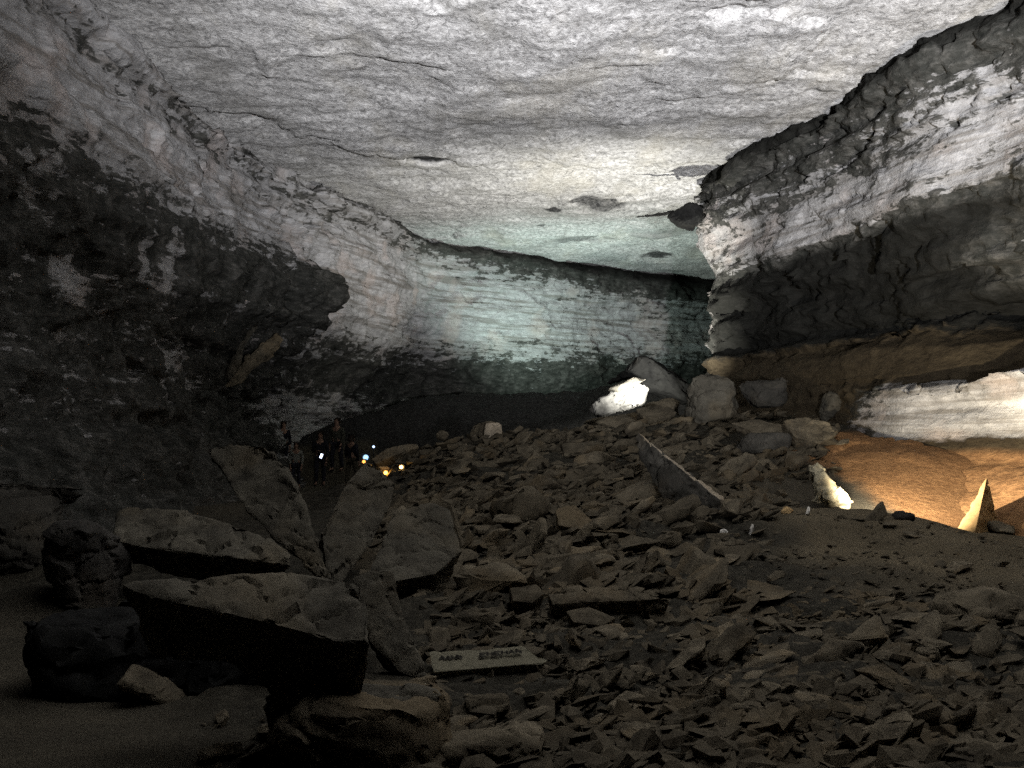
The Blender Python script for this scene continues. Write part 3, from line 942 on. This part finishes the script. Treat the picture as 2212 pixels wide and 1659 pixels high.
def boulder(u, v, d, dims, seed, mat, label, rot=(0, 0, 0), boxy=.5, cat='boulder', npts=20, rough=.06, bevel=.08, strata=0):
    for _ in range(40):
        p = at(u, v, d)
        if d > 26 or d < 4 or float(ground_height(p[0], p[1])) < p[2] - .22 * dims[2]: break
        d *= .99
        dims = tuple(x * .99 for x in dims)
    for _ in range(30):                       # nothing hovers: push it back until it rests on the ground
        p = at(u, v, d)
        if d > 23 or p[2] - .40 * dims[2] <= float(ground_height(p[0], p[1])): break
        d *= 1.01
        dims = tuple(x * 1.01 for x in dims)
    o = hull_rock('boulder', mat, dims, seed, npts, rough, max(dims) / 24, boxy, bevel, at(u, v, d), rot, strata)
    return tag(o, label, cat)


boulder(1536, 872, 24.4, (1.55, 1.4, 1.65), 11, M_SLAB_GREY, 'big rounded grey boulder below the rock corner right of the bright white block', boxy=.15, npts=40)
boulder(1440, 826, 31.6, (3.0, 1.4, 1.25), 12, M_NEAR_BLACK, 'long dark ridge rock behind the glaring white block', rot=(0, .34, .1), boxy=.5, npts=26)  # ridge's shade from the lamp is put into its near-black colour
boulder(1338, 866, 29.7, (1.95, .9, .9), 46, M_BLOCK_GREY, 'angular white block glaring in the light of a lamp hidden at the crest', rot=(.15, -.36, .15), boxy=.75, npts=16, rough=.07, bevel=.05)
boulder(1352, 832, 29.5, (1.5, .6, .32), 44, M_ROCK_DULL, 'dark capping rock on top of the glaring white block', rot=(0, -.40, 0), boxy=.6, npts=14)
boulder(1428, 884, 27.0, (1.25, .8, .62), 13, M_ROCK, 'dark rock in front of the glaring white block', rot=(0, -.2, .2))
boulder(1330, 910, 26.8, (1.9, .9, .4), 14, M_ROCK, 'low flat rock below the glaring white block', rot=(0, -.15, 0))
boulder(1944, 1118, 13.9, (.42, .34, .2), 15, M_ROCK_DARK, 'small black stone on the rim of the dirt mound')
boulder(1068, 932, 23.4, (.5, .45, .42), 16, M_TAN_LIT_EDGE, 'pinkish squared block standing on the crest of the heap', boxy=.8, npts=12)
boulder(955, 942, 23.6, (.36, .4, .28), 17, M_ROCK, 'small upright block left of the pinkish crest block', boxy=.7, npts=12)
boulder(300, 1420, 7.6, (1.9, 1.2, .85), 18, M_NEAR_BLACK, 'black rounded boulder under the broad slab at left', boxy=.4, npts=24)
boulder(600, 1430, 7.6, (1.6, 1.1, .6), 19, M_NEAR_BLACK, 'black rock filling the hollow right of the black boulder', boxy=.5, npts=20)  # deep shade of the hollow put into this rock's near-black colour
boulder(40, 1150, 11, (1.1, 1.2, 1.1), 20, M_ROCK_DULL, 'grey boulder against the left wall at the picture edge', boxy=.7, npts=14)
boulder(180, 1240, 9.8, (.9, .9, 1.1), 21, M_ROCK_DARK, 'dark boulder between the left wall and the pale flat slab', boxy=.8, npts=12)
boulder(780, 1590, 5.3, (1.1, .8, .62), 22, M_ROCK, 'rough foreground boulder under the flat-topped one at bottom', boxy=.5, npts=22)
boulder(335, 1492, 6.2, (.52, .34, .16), 47, M_ROCK, 'small grey slab poking out of the black hollow', rot=(.1, .5, .3), boxy=.5, npts=16)
boulder(1055, 1525, 6.0, (.34, .3, .17), 45, M_ROCK, 'rounded tan stone in front of the lettered stone', boxy=.35, npts=24)
boulder(1060, 1620, 5.0, (.62, .5, .3), 23, M_ROCK, 'low stone beside the black hole in the foreground', boxy=.5)
boulder(2120, 1320, 8.6, (.9, .7, .4), 24, M_ROCK, 'low dark rock at the right edge below the mound')
boulder(1800, 880, 20.6, (.55, .5, .75), 25, M_SLAB_GREY, 'upright grey-green stone leaning against the right bank', rot=(.2, .3, .2), boxy=.5)
boulder(1650, 850, 23.5, (1.2, 1.0, .8), 26, M_ROCK_DULL, 'dark rock right of the big rounded boulder', boxy=.6)
boulder(1650, 960, 20.8, (1.2, 1.0, .6), 27, M_ROCK_DULL, 'shadowed boulder under the thin jutting slab', boxy=.6)
boulder(1590, 1010, 17.5, (.9, .5, .4), 28, M_ROCK, 'tilted rock right of the long plank-like slab', rot=(0, -.7, .1), boxy=.6)
boulder(1480, 462, 29.5, (1.25, 1.0, .95), 29, M_NEAR_BLACK, 'black block jutting from the top of the right rock corner', rot=(.1, .1, .3), boxy=.8, npts=12)


def pyramid():
    bm = bmesh.new()
    d = 14.8
    apex = Vector(at(2131, 1026, d + .1))
    a, b_, c, e = Vector(at(2058, 1150, d + .2)), Vector(at(2100, 1170, d - .45)), Vector(at(2160, 1140, d + .3)), Vector(at(2120, 1125, d + .8))
    m = (a + b_ + c + e) / 4
    vs = [bm.verts.new(p - m) for p in (apex, a, b_, c, e)]
    for f in ((0, 1, 2), (0, 2, 3), (0, 3, 4), (0, 4, 1)): bm.faces.new([vs[i] for i in f])
    bm.faces.new([vs[4], vs[3], vs[2], vs[1]])
    bmesh.ops.recalc_face_normals(bm, faces=bm.faces)
    bmesh.ops.triangulate(bm, faces=bm.faces)
    refine(bm, .05)
    o = finish(bm, 'pointed_rock', M_PYRAMID, None, .02, 5, 5)
    o.location = m - Vector((0, 0, .05))
    tag(o, 'tall pointed rock standing on the bank, one face lit orange', 'rock')


pyramid()


# ------------------------------------------------------------------ lettered stone
def lettered_stone():
    ol = [(928, 1408), (1010, 1402), (1128, 1392), (1150, 1404), (1188, 1424), (1180, 1431), (1060, 1441), (936, 1452)]
    n = (0.02, -.35, .93)
    d = ground_hit(936, 1452, .10)
    o, mid, nn = plane_slab('lettered_stone', M_SLAB, ol, d, n, .09, rough=.012, maxlen=.04, bevel=.012, seed=77, ref=(936, 1452))
    tag(o, 'pale flat stone with a line of dark worn lettering in the rubble', 'stone')
    ink = plain('lamp_soot_letters', (.03, .028, .023), .9)
    c = Vector((0, 0, EYE))
    p0 = mid

    def on(u, v):
        r = Vector(at(u, v, 10)) - c
        return c + r * ((p0 - c).dot(nn) / r.dot(nn)) + nn * .012

    # worn, unreadable capitals: short strokes in the letters' places
    rnd = random.Random(5)
    words = [[(955, 1424, 5), (968, 1424.5, 5), (981, 1423, 5), (992, 1421.5, 5)], [(1043 + 15.5 * k, 1417.5 - 1.5 * k, 5.5) for k in range(6)]]
    for spots in words:
        bm = bmesh.new()
        for (u, v, s) in spots:
            strokes = rnd.choice([((-1, -1, -1, 1), (1, -1, 1, 1), (-1, 0, 1, 0)), ((-1, -1, -1, 1), (-1, -1, 1, -1), (-1, 1, 1, 1), (-1, 0, .5, 0)),
                                  ((-1, 1, 0, -1), (0, -1, 1, 1), (-.5, .3, .5, .3)), ((-1, -1, -1, 1), (-1, -1, 1, 0), (1, 0, -1, .2), (-.3, .1, 1, 1))])
            for (x0, y0, x1, y1) in strokes:
                a, b_ = on(u + x0 * s, v + y0 * s * .62), on(u + x1 * s, v + y1 * s * .62)
                t = (b_ - a)
                if t.length < 1e-4: continue
                side = t.cross(nn).normalized() * .008
                e = t.normalized() * .004
                q = [a - side - e, a + side - e, b_ + side + e, b_ - side + e]
                bm.faces.new([bm.verts.new(p - mid) for p in q])
        me = bpy.data.meshes.new('lettering')
        bm.to_mesh(me); bm.free()
        l = link_mesh('lettering', me, ink, o)
        l.location = mid - o.location


lettered_stone()

# ------------------------------------------------------------------ scattered breakdown: individual rocks, then fine rubble
LANDMARKS = [(1245, 1118, 'the kite-shaped slab'), (1480, 1030, 'the long plank-like slab'), (1055, 1425, 'the lettered stone'), (1310, 1282, 'the long shadowed ledge slab'),
             (1536, 872, 'the big rounded boulder'), (1820, 1360, 'the pointed dark slab'), (920, 1180, 'the broad sloping slab'), (1068, 932, 'the pinkish crest block'),
             (1340, 862, 'the glaring white block'), (1845, 1110, 'the dirt mound rim'), (2130, 1090, 'the tall pointed rock'), (760, 1490, 'the flat-topped foreground boulder'),
             (1745, 930, 'the smooth reddish slab'), (850, 980, 'the long slab above the trail lamps'), (2120, 1320, 'the low dark rock at the right edge'), (1276, 1330, 'the pale flat oval stone')]
RANK = ['nearest', 'second', 'third', 'fourth', 'fifth', 'sixth', 'seventh', 'eighth', 'ninth', 'tenth', 'eleventh', 'twelfth', 'thirteenth', 'fourteenth', 'fifteenth', 'sixteenth',
        'seventeenth', 'eighteenth', 'nineteenth', 'twentieth', 'twenty-first', 'twenty-second', 'twenty-third', 'twenty-fourth', 'twenty-fifth', 'twenty-sixth',
        'twenty-seventh', 'twenty-eighth', 'twenty-ninth', 'thirtieth', 'thirty-first', 'thirty-second', 'thirty-third', 'thirty-fourth', 'thirty-fifth']
PLACED = []


def name_rocks():
    """give every scattered rock a label of its own: size, and its place counted from the nearest landmark"""
    bins = {}
    for o, u, v, px in PLACED:
        lm = min(LANDMARKS, key=lambda l: math.hypot(l[0] - u, (l[1] - v) * 1.6))
        dx, dy = u - lm[0], (v - lm[1]) * 1.6
        side = ('right of' if dx > 0 else 'left of') if abs(dx) > abs(dy) else ('in front of' if dy > 0 else 'behind')
        size = 'small' if px < 32 else ('medium' if px < 60 else 'large')
        bins.setdefault((lm[2], side, size), []).append((math.hypot(dx, dy), o))
    for (lm, side, size), lst in bins.items():
        lst.sort(key=lambda t: t[0])
        for i, (_, o) in enumerate(lst):
            pos = RANK[i] if i < len(RANK) else 'farthest'
            word = 'only' if len(lst) == 1 else pos
            o['label'] = f'{word} {size} loose brown stone {side} {lm}'


def scatter():
    protos = []
    for i in range(16):
        rnd = random.Random(900 + i)
        dims = (1.0, rnd.uniform(.5, .9), rnd.uniform(.13, .42))
        protos.append(hull_rock('rock_proto', None, dims, 900 + i, rnd.choice((12, 14, 18)), .10, .16, .65, .08, strata=.01))
    rnd = random.Random(31)
    placed = []
    zones = [
        # count, d range, u range, size range, label, group
        (100, (13, 24), (840, 1480), (.45, 1.4), 'flat brown slab in the tumbled heap climbing to the crest', 'slabs of the heap below the crest'),
        (45, (9, 13.5), (960, 1580), (.32, 1.0), 'brown slab in the middle rubble around the kite-shaped slab', 'slabs of the middle rubble'),
        (70, (5.2, 9), (900, 1700), (.18, .55), 'small flat stone in the near rubble around the lettered stone', 'stones of the near rubble'),
        (60, (5.0, 8.2), (1500, 2260), (.18, .6), 'small dark stone in the near rubble at lower right', 'stones at lower right'),
        (26, (17, 25), (1480, 1850), (.35, .9), 'brown rock on the slope under the right wall', 'rocks under the right wall'),
        (10, (8.5, 13.2), (1640, 2240), (.18, .55), 'half buried dark stone on the dirt mound below the orange bank', 'stones on the dirt mound'),
        (9, (4.9, 6.2), (480, 950), (.12, .4), 'dark stone at the foot of the flat-topped foreground boulder', 'stones by the foreground boulder'),
    ]
    for (cnt, dr, ur, sr, lab, grp) in zones:
        k = tries = 0
        while k < cnt and tries < cnt * 60:
            tries += 1
            d = math.exp(rnd.uniform(math.log(dr[0]), math.log(dr[1])))
            u = rnd.uniform(*ur)
            x = (u - CU) / FPX * d
            s = sr[0] * (sr[1] / sr[0]) ** (rnd.random() ** 1.4)
            if any((x - a) ** 2 + (d - b) ** 2 < (.34 * (s + c)) ** 2 for a, b, c in placed): continue
            if 14.2 < d < 17.5 and x > 4.6: continue
            if 1390 < u < 1650 and 9.8 < d < 13 and rnd.random() < .8: continue
            if 775 < u < 890 and 16 < d < 24.8: continue        # open ground round the trail lamps
            placed.append((x, d, s))
            me = rnd.choice(protos)
            o = bpy.data.objects.new('rock', me)
            if not me.materials: me.materials.append(M_ROCK)
            COL.objects.link(o)
            z = float(ground_height(x, d))
            steep = rnd.random() < .18
            o.rotation_euler = (rnd.gauss(.12, .2), rnd.gauss(-.22, .25) - (rnd.uniform(.4, .9) if steep else 0), rnd.uniform(0, 6.28))
            # tilt after the random turn: dip all slabs the same way
            e = Euler((rnd.gauss(.1, .16), rnd.gauss(-.25, .2) - (rnd.uniform(.3, .7) if steep else 0), 0)).to_matrix() @ Euler((0, 0, rnd.uniform(0, 6.28))).to_matrix()
            o.rotation_euler = e.to_euler()
            o.scale = (s, s * rnd.uniform(.8, 1.1), s * rnd.uniform(.8, 1.3))
            o.location = (x, d, z + s * .10)
            tag(o, lab, 'rock', grp)
            PLACED.append((o, u, 945 - (z - EYE) / d * FPX, s / d * FPX))
            k += 1
    name_rocks()
    # fine rubble nobody could count
    chips = []
    for i in range(10):
        rr = random.Random(50 + i)
        me = hull_rock('chip_proto', None, (1, rr.uniform(.5, .9), rr.uniform(.15, .45)), 50 + i, 10, .05, None, .6, 0)
        me.calc_loop_triangles()
        v = np.array([x.co[:] for x in me.vertices])
        f = np.array([t.vertices[:] for t in me.loop_triangles])
        chips.append((v, f))
    rs = np.random.RandomState(4)
    V, F, base = [], [], 0
    zones = [(9500, (4.6, 9.5), (880, 2300), (.03, .26)), (4200, (9, 16), (800, 1660), (.08, .5)), (5200, (15, 25), (830, 1800), (.10, .55)), (500, (4.6, 7), (450, 950), (.03, .1)),
             (1100, (8, 13.6), (1600, 2300), (.03, .15))]
    for (cnt, dr, ur, sr) in zones:
        d = np.exp(rs.uniform(np.log(dr[0]), np.log(dr[1]), cnt))
        u = rs.uniform(ur[0], ur[1], cnt)
        x = (u - CU) / FPX * d
        keep = rs.rand(cnt) < (0.4 + 0.6 * smooth01(fbm(np.stack([x * .8, d * .8, 0 * x], -1), 3, 8), -.35, .25)) * rubble_mask(x, d)
        keep &= ~((u > 1380) & (u < 1660) & (d > 9.6) & (d < 13.2) & (rs.rand(cnt) < .8))     # trodden dirt
        keep &= ~((d > 13.8) & (d < 17.5) & (x > 4.2))
        keep &= ~((u > 775) & (u < 890) & (d > 17) & (d < 24.8) & (rs.rand(cnt) < .85))
        x, d = x[keep], d[keep]
        z = ground_height(x, d)
        s = sr[0] * (sr[1] / sr[0]) ** (rs.rand(len(x)) ** 1.6)
        for i in range(len(x)):
            v, f = chips[rs.randint(10)]
            e = np.array((Euler((rs.normal(.1, .25), rs.normal(-.25, .3), 0)).to_matrix() @ Euler((0, 0, rs.uniform(0, 6.28))).to_matrix()))
            V.append((v * s[i]) @ e.T + np.array((x[i], d[i], z[i] + s[i] * .12)))
            F.append(f + base)
            base += len(v)
    me = mesh_from_arrays('rubble', np.concatenate(V), np.concatenate(F).ravel(), 3, False)
    o = link_mesh('rubble', me, M_ROCK)
    tag(o, 'fine broken rock littering the floor between the slabs', 'rubble', kind='stuff')


scatter()

# ------------------------------------------------------------------ trail lamps and the lights people carry
def box(bm, c, sz, bev=.0, rot=None):
    r = bmesh.ops.create_cube(bm, size=1)
    for v in r['verts']:
        v.co = Vector((v.co.x * sz[0], v.co.y * sz[1], v.co.z * sz[2]))
        if rot: v.co = rot @ v.co
        v.co += Vector(c)
    return r['verts']


def trail_lamp(u, v, d, face, col, strength, watts, label, size=.10):
    p = Vector(at(u, v, d))
    root = empty('trail_lamp', p)
    root.rotation_euler = (0, 0, face)
    tag(root, label, 'lamp', 'low lamps along the trail')
    hm = plain('lamp_housing', (.03, .03, .03), .5, .6)
    bm = bmesh.new()
    box(bm, (0, .05, 0), (size * 1.3, .10, size))
    bmesh.ops.bevel(bm, geom=bm.edges[:], offset=.012, segments=2, affect='EDGES')
    box(bm, (0, -.03, size * .56), (size * 1.4, .16, .012))
    me = bpy.data.meshes.new('housing'); bm.to_mesh(me); bm.free()
    link_mesh('housing', me, hm, root)
    bm = bmesh.new()
    bmesh.ops.create_cone(bm, cap_ends=True, segments=20, radius1=size * .42, radius2=size * .36, depth=.03, matrix=Matrix.Translation((0, -.015, 0)) @ Matrix.Rotation(R(90), 4, 'X'))
    me = bpy.data.meshes.new('lens'); bm.to_mesh(me); bm.free()
    link_mesh('lens', me, plain('lamp_lens_' + label.split()[0], col, .4, 0, col, strength), root)
    bm = bmesh.new()
    bmesh.ops.create_cone(bm, cap_ends=True, segments=10, radius1=.016, radius2=.016, depth=.5, matrix=Matrix.Translation((0, .06, -.3)))
    me = bpy.data.meshes.new('stake'); bm.to_mesh(me); bm.free()
    link_mesh('stake', me, hm, root)
    if watts:
        l = bpy.data.lights.new('trail_light', 'POINT')
        l.energy = watts; l.color = col; l.shadow_soft_size = .04
        lo = bpy.data.objects.new('trail_light', l)
        COL.objects.link(lo)
        lo.parent = root
        lo.location = (0, -.12, 0)


AMBER = (1, .62, .2)
trail_lamp(833, 1021, 21.6, .3, (1, .5, .1), 5, 7, 'amber trail lamp in front of a small orange lit rock')
trail_lamp(867, 1009, 22.2, -.2, (1, .6, .2), 6, 7, 'pale amber trail lamp, rightmost of the trail lamps')
trail_lamp(786, 997, 24.0, .1, (1, .5, .14), 1.2, 1.0, 'dim amber trail lamp just below the pale blue light', .10)
trail_lamp(799, 1007, 23.2, .2, (1, .55, .16), .8, .6, 'faint amber trail lamp between its brighter neighbours', .10)
trail_lamp(790, 988, 25.6, .2, (.45, .7, 1), 1.0, 1.0, 'bluish trail lamp just above the dim amber one', .17)
trail_lamp(807, 965, 30.0, .2, (.55, .72, 1), 2.5, .4, 'small bluish white lamp standing highest beside the visitors', .085)

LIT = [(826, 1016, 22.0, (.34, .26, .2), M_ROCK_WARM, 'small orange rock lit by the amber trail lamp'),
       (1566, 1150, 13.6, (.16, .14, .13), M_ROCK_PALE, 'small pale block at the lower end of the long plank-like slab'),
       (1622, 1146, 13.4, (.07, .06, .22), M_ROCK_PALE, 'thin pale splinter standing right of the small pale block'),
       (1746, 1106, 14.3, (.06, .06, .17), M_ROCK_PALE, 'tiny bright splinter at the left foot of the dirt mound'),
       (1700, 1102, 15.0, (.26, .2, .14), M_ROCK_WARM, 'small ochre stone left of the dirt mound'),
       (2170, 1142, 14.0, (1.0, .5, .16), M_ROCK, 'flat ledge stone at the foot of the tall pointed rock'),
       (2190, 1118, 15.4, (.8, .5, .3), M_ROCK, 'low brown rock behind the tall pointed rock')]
for i, (u, v, d, dm, mt, lab) in enumerate(LIT):
    boulder(u, v, d, dm, 300 + i, mt, lab, rot=(.1, .25 if dm[2] > dm[0] else -.1, .3 * i), boxy=.6, cat='rock', npts=14)


# ------------------------------------------------------------------ visitors on the trail
def skin(name, pts, edges, radii, mat, parent, sub=2):
    me = bpy.data.meshes.new(name)
    me.from_pydata(pts, edges, [])
    o = link_mesh(name, me, mat, parent)
    m = o.modifiers.new('skin', 'SKIN')
    for i, r in enumerate(radii):
        me.skin_vertices[0].data[i].radius = r if isinstance(r, tuple) else (r, r)
    me.skin_vertices[0].data[0].use_root = True
    m.use_smooth_shade = True
    o.modifiers.new('sub', 'SUBSURF').levels = sub
    o.modifiers['sub'].render_levels = sub
    return o


M_SKIN = plain('skin_tone', (.20, .125, .09), .6)
M_HAIR = plain('dark_hair', (.02, .015, .012), .6)


def person(u, d, zfoot, h, face, shirt, trousers, label, hold=None, stride=.1):
    p = Vector(at(u, 945, d)); p.z = zfoot
    root = empty('person', p, face)
    tag(root, label, 'person', 'visitors on the trail')
    k = h / 1.75
    V = lambda *c: (c[0] * k, c[1] * k, c[2] * k)
    # front is -y
    arm_r = [V(-.19, 0, 1.42), V(-.25, .02, 1.14), V(-.22, -.10, .90), V(-.21, -.13, .80)]
    arm_l = [V(.19, 0, 1.42), V(.25, .02, 1.14), V(.22, -.10, .90), V(.21, -.13, .80)]
    if hold: arm_r = [V(-.19, 0, 1.42), V(-.25, .0, 1.15), V(-.10, -.24, 1.12), V(-.04, -.30, 1.13)]
    pts = [V(0, 0, .95), V(0, -.01, 1.15), V(0, 0, 1.38), V(0, 0, 1.48), V(0, -.02, 1.56), V(0, -.03, 1.66), V(0, -.01, 1.74),
           V(-.10, 0, .90), V(-.11, -stride, .50), V(-.12, -stride * .6, .07), V(-.13, -stride * .6 - .17, .04),
           V(.10, 0, .90), V(.11, stride * .6, .50), V(.12, stride, .07), V(.13, stride - .17, .04)] + arm_r + arm_l
    edges = [(0, 1), (1, 2), (2, 3), (3, 4), (4, 5), (5, 6), (0, 7), (7, 8), (8, 9), (9, 10), (0, 11), (11, 12), (12, 13), (13, 14),
             (2, 15), (15, 16), (16, 17), (17, 18), (2, 19), (19, 20), (20, 21), (21, 22)]
    rad = [.13, .12, .13, .06, .07, .095, .06, .09, .06, .045, .04, .09, .06, .045, .04, .055, .045, .035, .035, .055, .045, .035, .035]
    skin('body', pts, edges, [r * k for r in rad], M_SKIN, root)
    tp = [pts[0], pts[1], pts[2], pts[15], pts[16], pts[17], pts[19], pts[20], pts[21]]
    skin('shirt', [V(0, 0, .90)] + tp, [(0, 1), (1, 2), (2, 3), (3, 4), (4, 5), (5, 6), (3, 7), (7, 8), (8, 9)],
         [(.17 * k, .12 * k), (.165 * k, .12 * k), (.165 * k, .125 * k), (.18 * k, .12 * k)] + [r * k for r in (.075, .062, .05, .075, .062, .05)], shirt, root)
    skin('trousers', [V(0, 0, .94), pts[7], pts[8], V(-.12, -stride * .6, .1), pts[11], pts[12], V(.12, stride, .1)],
         [(0, 1), (1, 2), (2, 3), (0, 4), (4, 5), (5, 6)], [(.15 * k, .12 * k)] + [r * k for r in (.105, .078, .065, .105, .078, .065)], trousers, root)
    skin('hair', [V(0, .03, 1.66), V(0, .0, 1.74), V(0, .05, 1.6)], [(0, 1), (0, 2)], [.10 * k, .075 * k, .07 * k], M_HAIR, root)
    for s, q in ((-1, pts[9]), (1, pts[13])):
        skin('shoe', [(q[0], q[1] + .05 * k, .05 * k), (q[0] + s * .01, q[1] - .15 * k, .035 * k)], [(0, 1)], [.055 * k, .045 * k], M_HAIR, root)
    for q in (arm_r, arm_l):
        w_, e_ = Vector(q[3]), (Vector(q[3]) - Vector(q[2])).normalized()
        hp, he, hr = [tuple(w_), tuple(w_ + e_ * .07 * k)], [(0, 1)], [.03 * k, .036 * k]
        for f in range(4):
            hp += [tuple(w_ + e_ * .12 * k + Vector(((f - 1.5) * .019 * k, 0, 0))), tuple(w_ + e_ * (.165 - .01 * abs(f - 1.4)) * k + Vector(((f - 1.5) * .021 * k, -.02 * k, 0)))]
            he += [(1, 2 + 2 * f), (2 + 2 * f, 3 + 2 * f)]
            hr += [.010 * k, .008 * k]
        hp += [tuple(w_ + e_ * .07 * k + Vector((.045 * k, -.02 * k, 0)))]
        he += [(1, 10)]; hr += [.010 * k]
        skin('hand', hp, he, hr, M_SKIN, root, 1)
    return root


S_GREY = plain('grey_shirt_cloth', (.15, .15, .13), .9)
S_DARK = plain('dark_jacket_cloth', (.016, .016, .02), .9)
S_OLIVE = plain('olive_shirt_cloth', (.05, .05, .038), .9)
T_DARK = plain('dark_trouser_cloth', (.022, .022, .028), .9)
T_KHAKI = plain('khaki_trouser_cloth', (.05, .044, .032), .9)


def zg(u, d):
    return float(ground_height((u - CU) / FPX * d, d))


person(640, 32.0, zg(640, 32), 1.42, .2, S_GREY, T_DARK, 'short visitor in a light grey top and dark trousers, leftmost of the group', stride=.05)
person(612, 33.5, zg(612, 33.5), 1.6, .5, S_DARK, T_DARK, 'dark dressed visitor half hidden behind the leaning slab')
person(692, 33.0, zg(692, 33), 1.72, .1, S_DARK, T_DARK, 'visitor in dark clothes holding up a glowing phone', hold=True)
person(728, 33.8, zg(728, 33.8), 1.76, -.4, S_OLIVE, T_DARK, 'tall visitor in an olive top right of the glowing phone', stride=.14)
person(760, 31.5, zg(760, 31.5), 1.62, 2.6, S_DARK, T_KHAKI, 'dark dressed visitor seen from behind, rightmost of the group', stride=.12)


def phone():
    p = Vector(at(694, 985, 32.55))
    root = empty('phone', p)
    root.rotation_euler = (-.25, .35, .1)
    tag(root, 'small phone with a glowing bluish screen held by a visitor', 'phone')
    bm = bmesh.new(); box(bm, (0, .006, 0), (.075, .012, .15)); bmesh.ops.bevel(bm, geom=bm.edges[:], offset=.004, segments=2, affect='EDGES')
    me = bpy.data.meshes.new('case'); bm.to_mesh(me); bm.free()
    link_mesh('case', me, M_HAIR, root)
    bm = bmesh.new(); box(bm, (0, -.003, 0), (.078, .004, .15))
    me = bpy.data.meshes.new('screen'); bm.to_mesh(me); bm.free()
    link_mesh('screen', me, plain('phone_screen', (.6, .7, 1), .3, 0, (.68, .78, 1), 4), root)


phone()
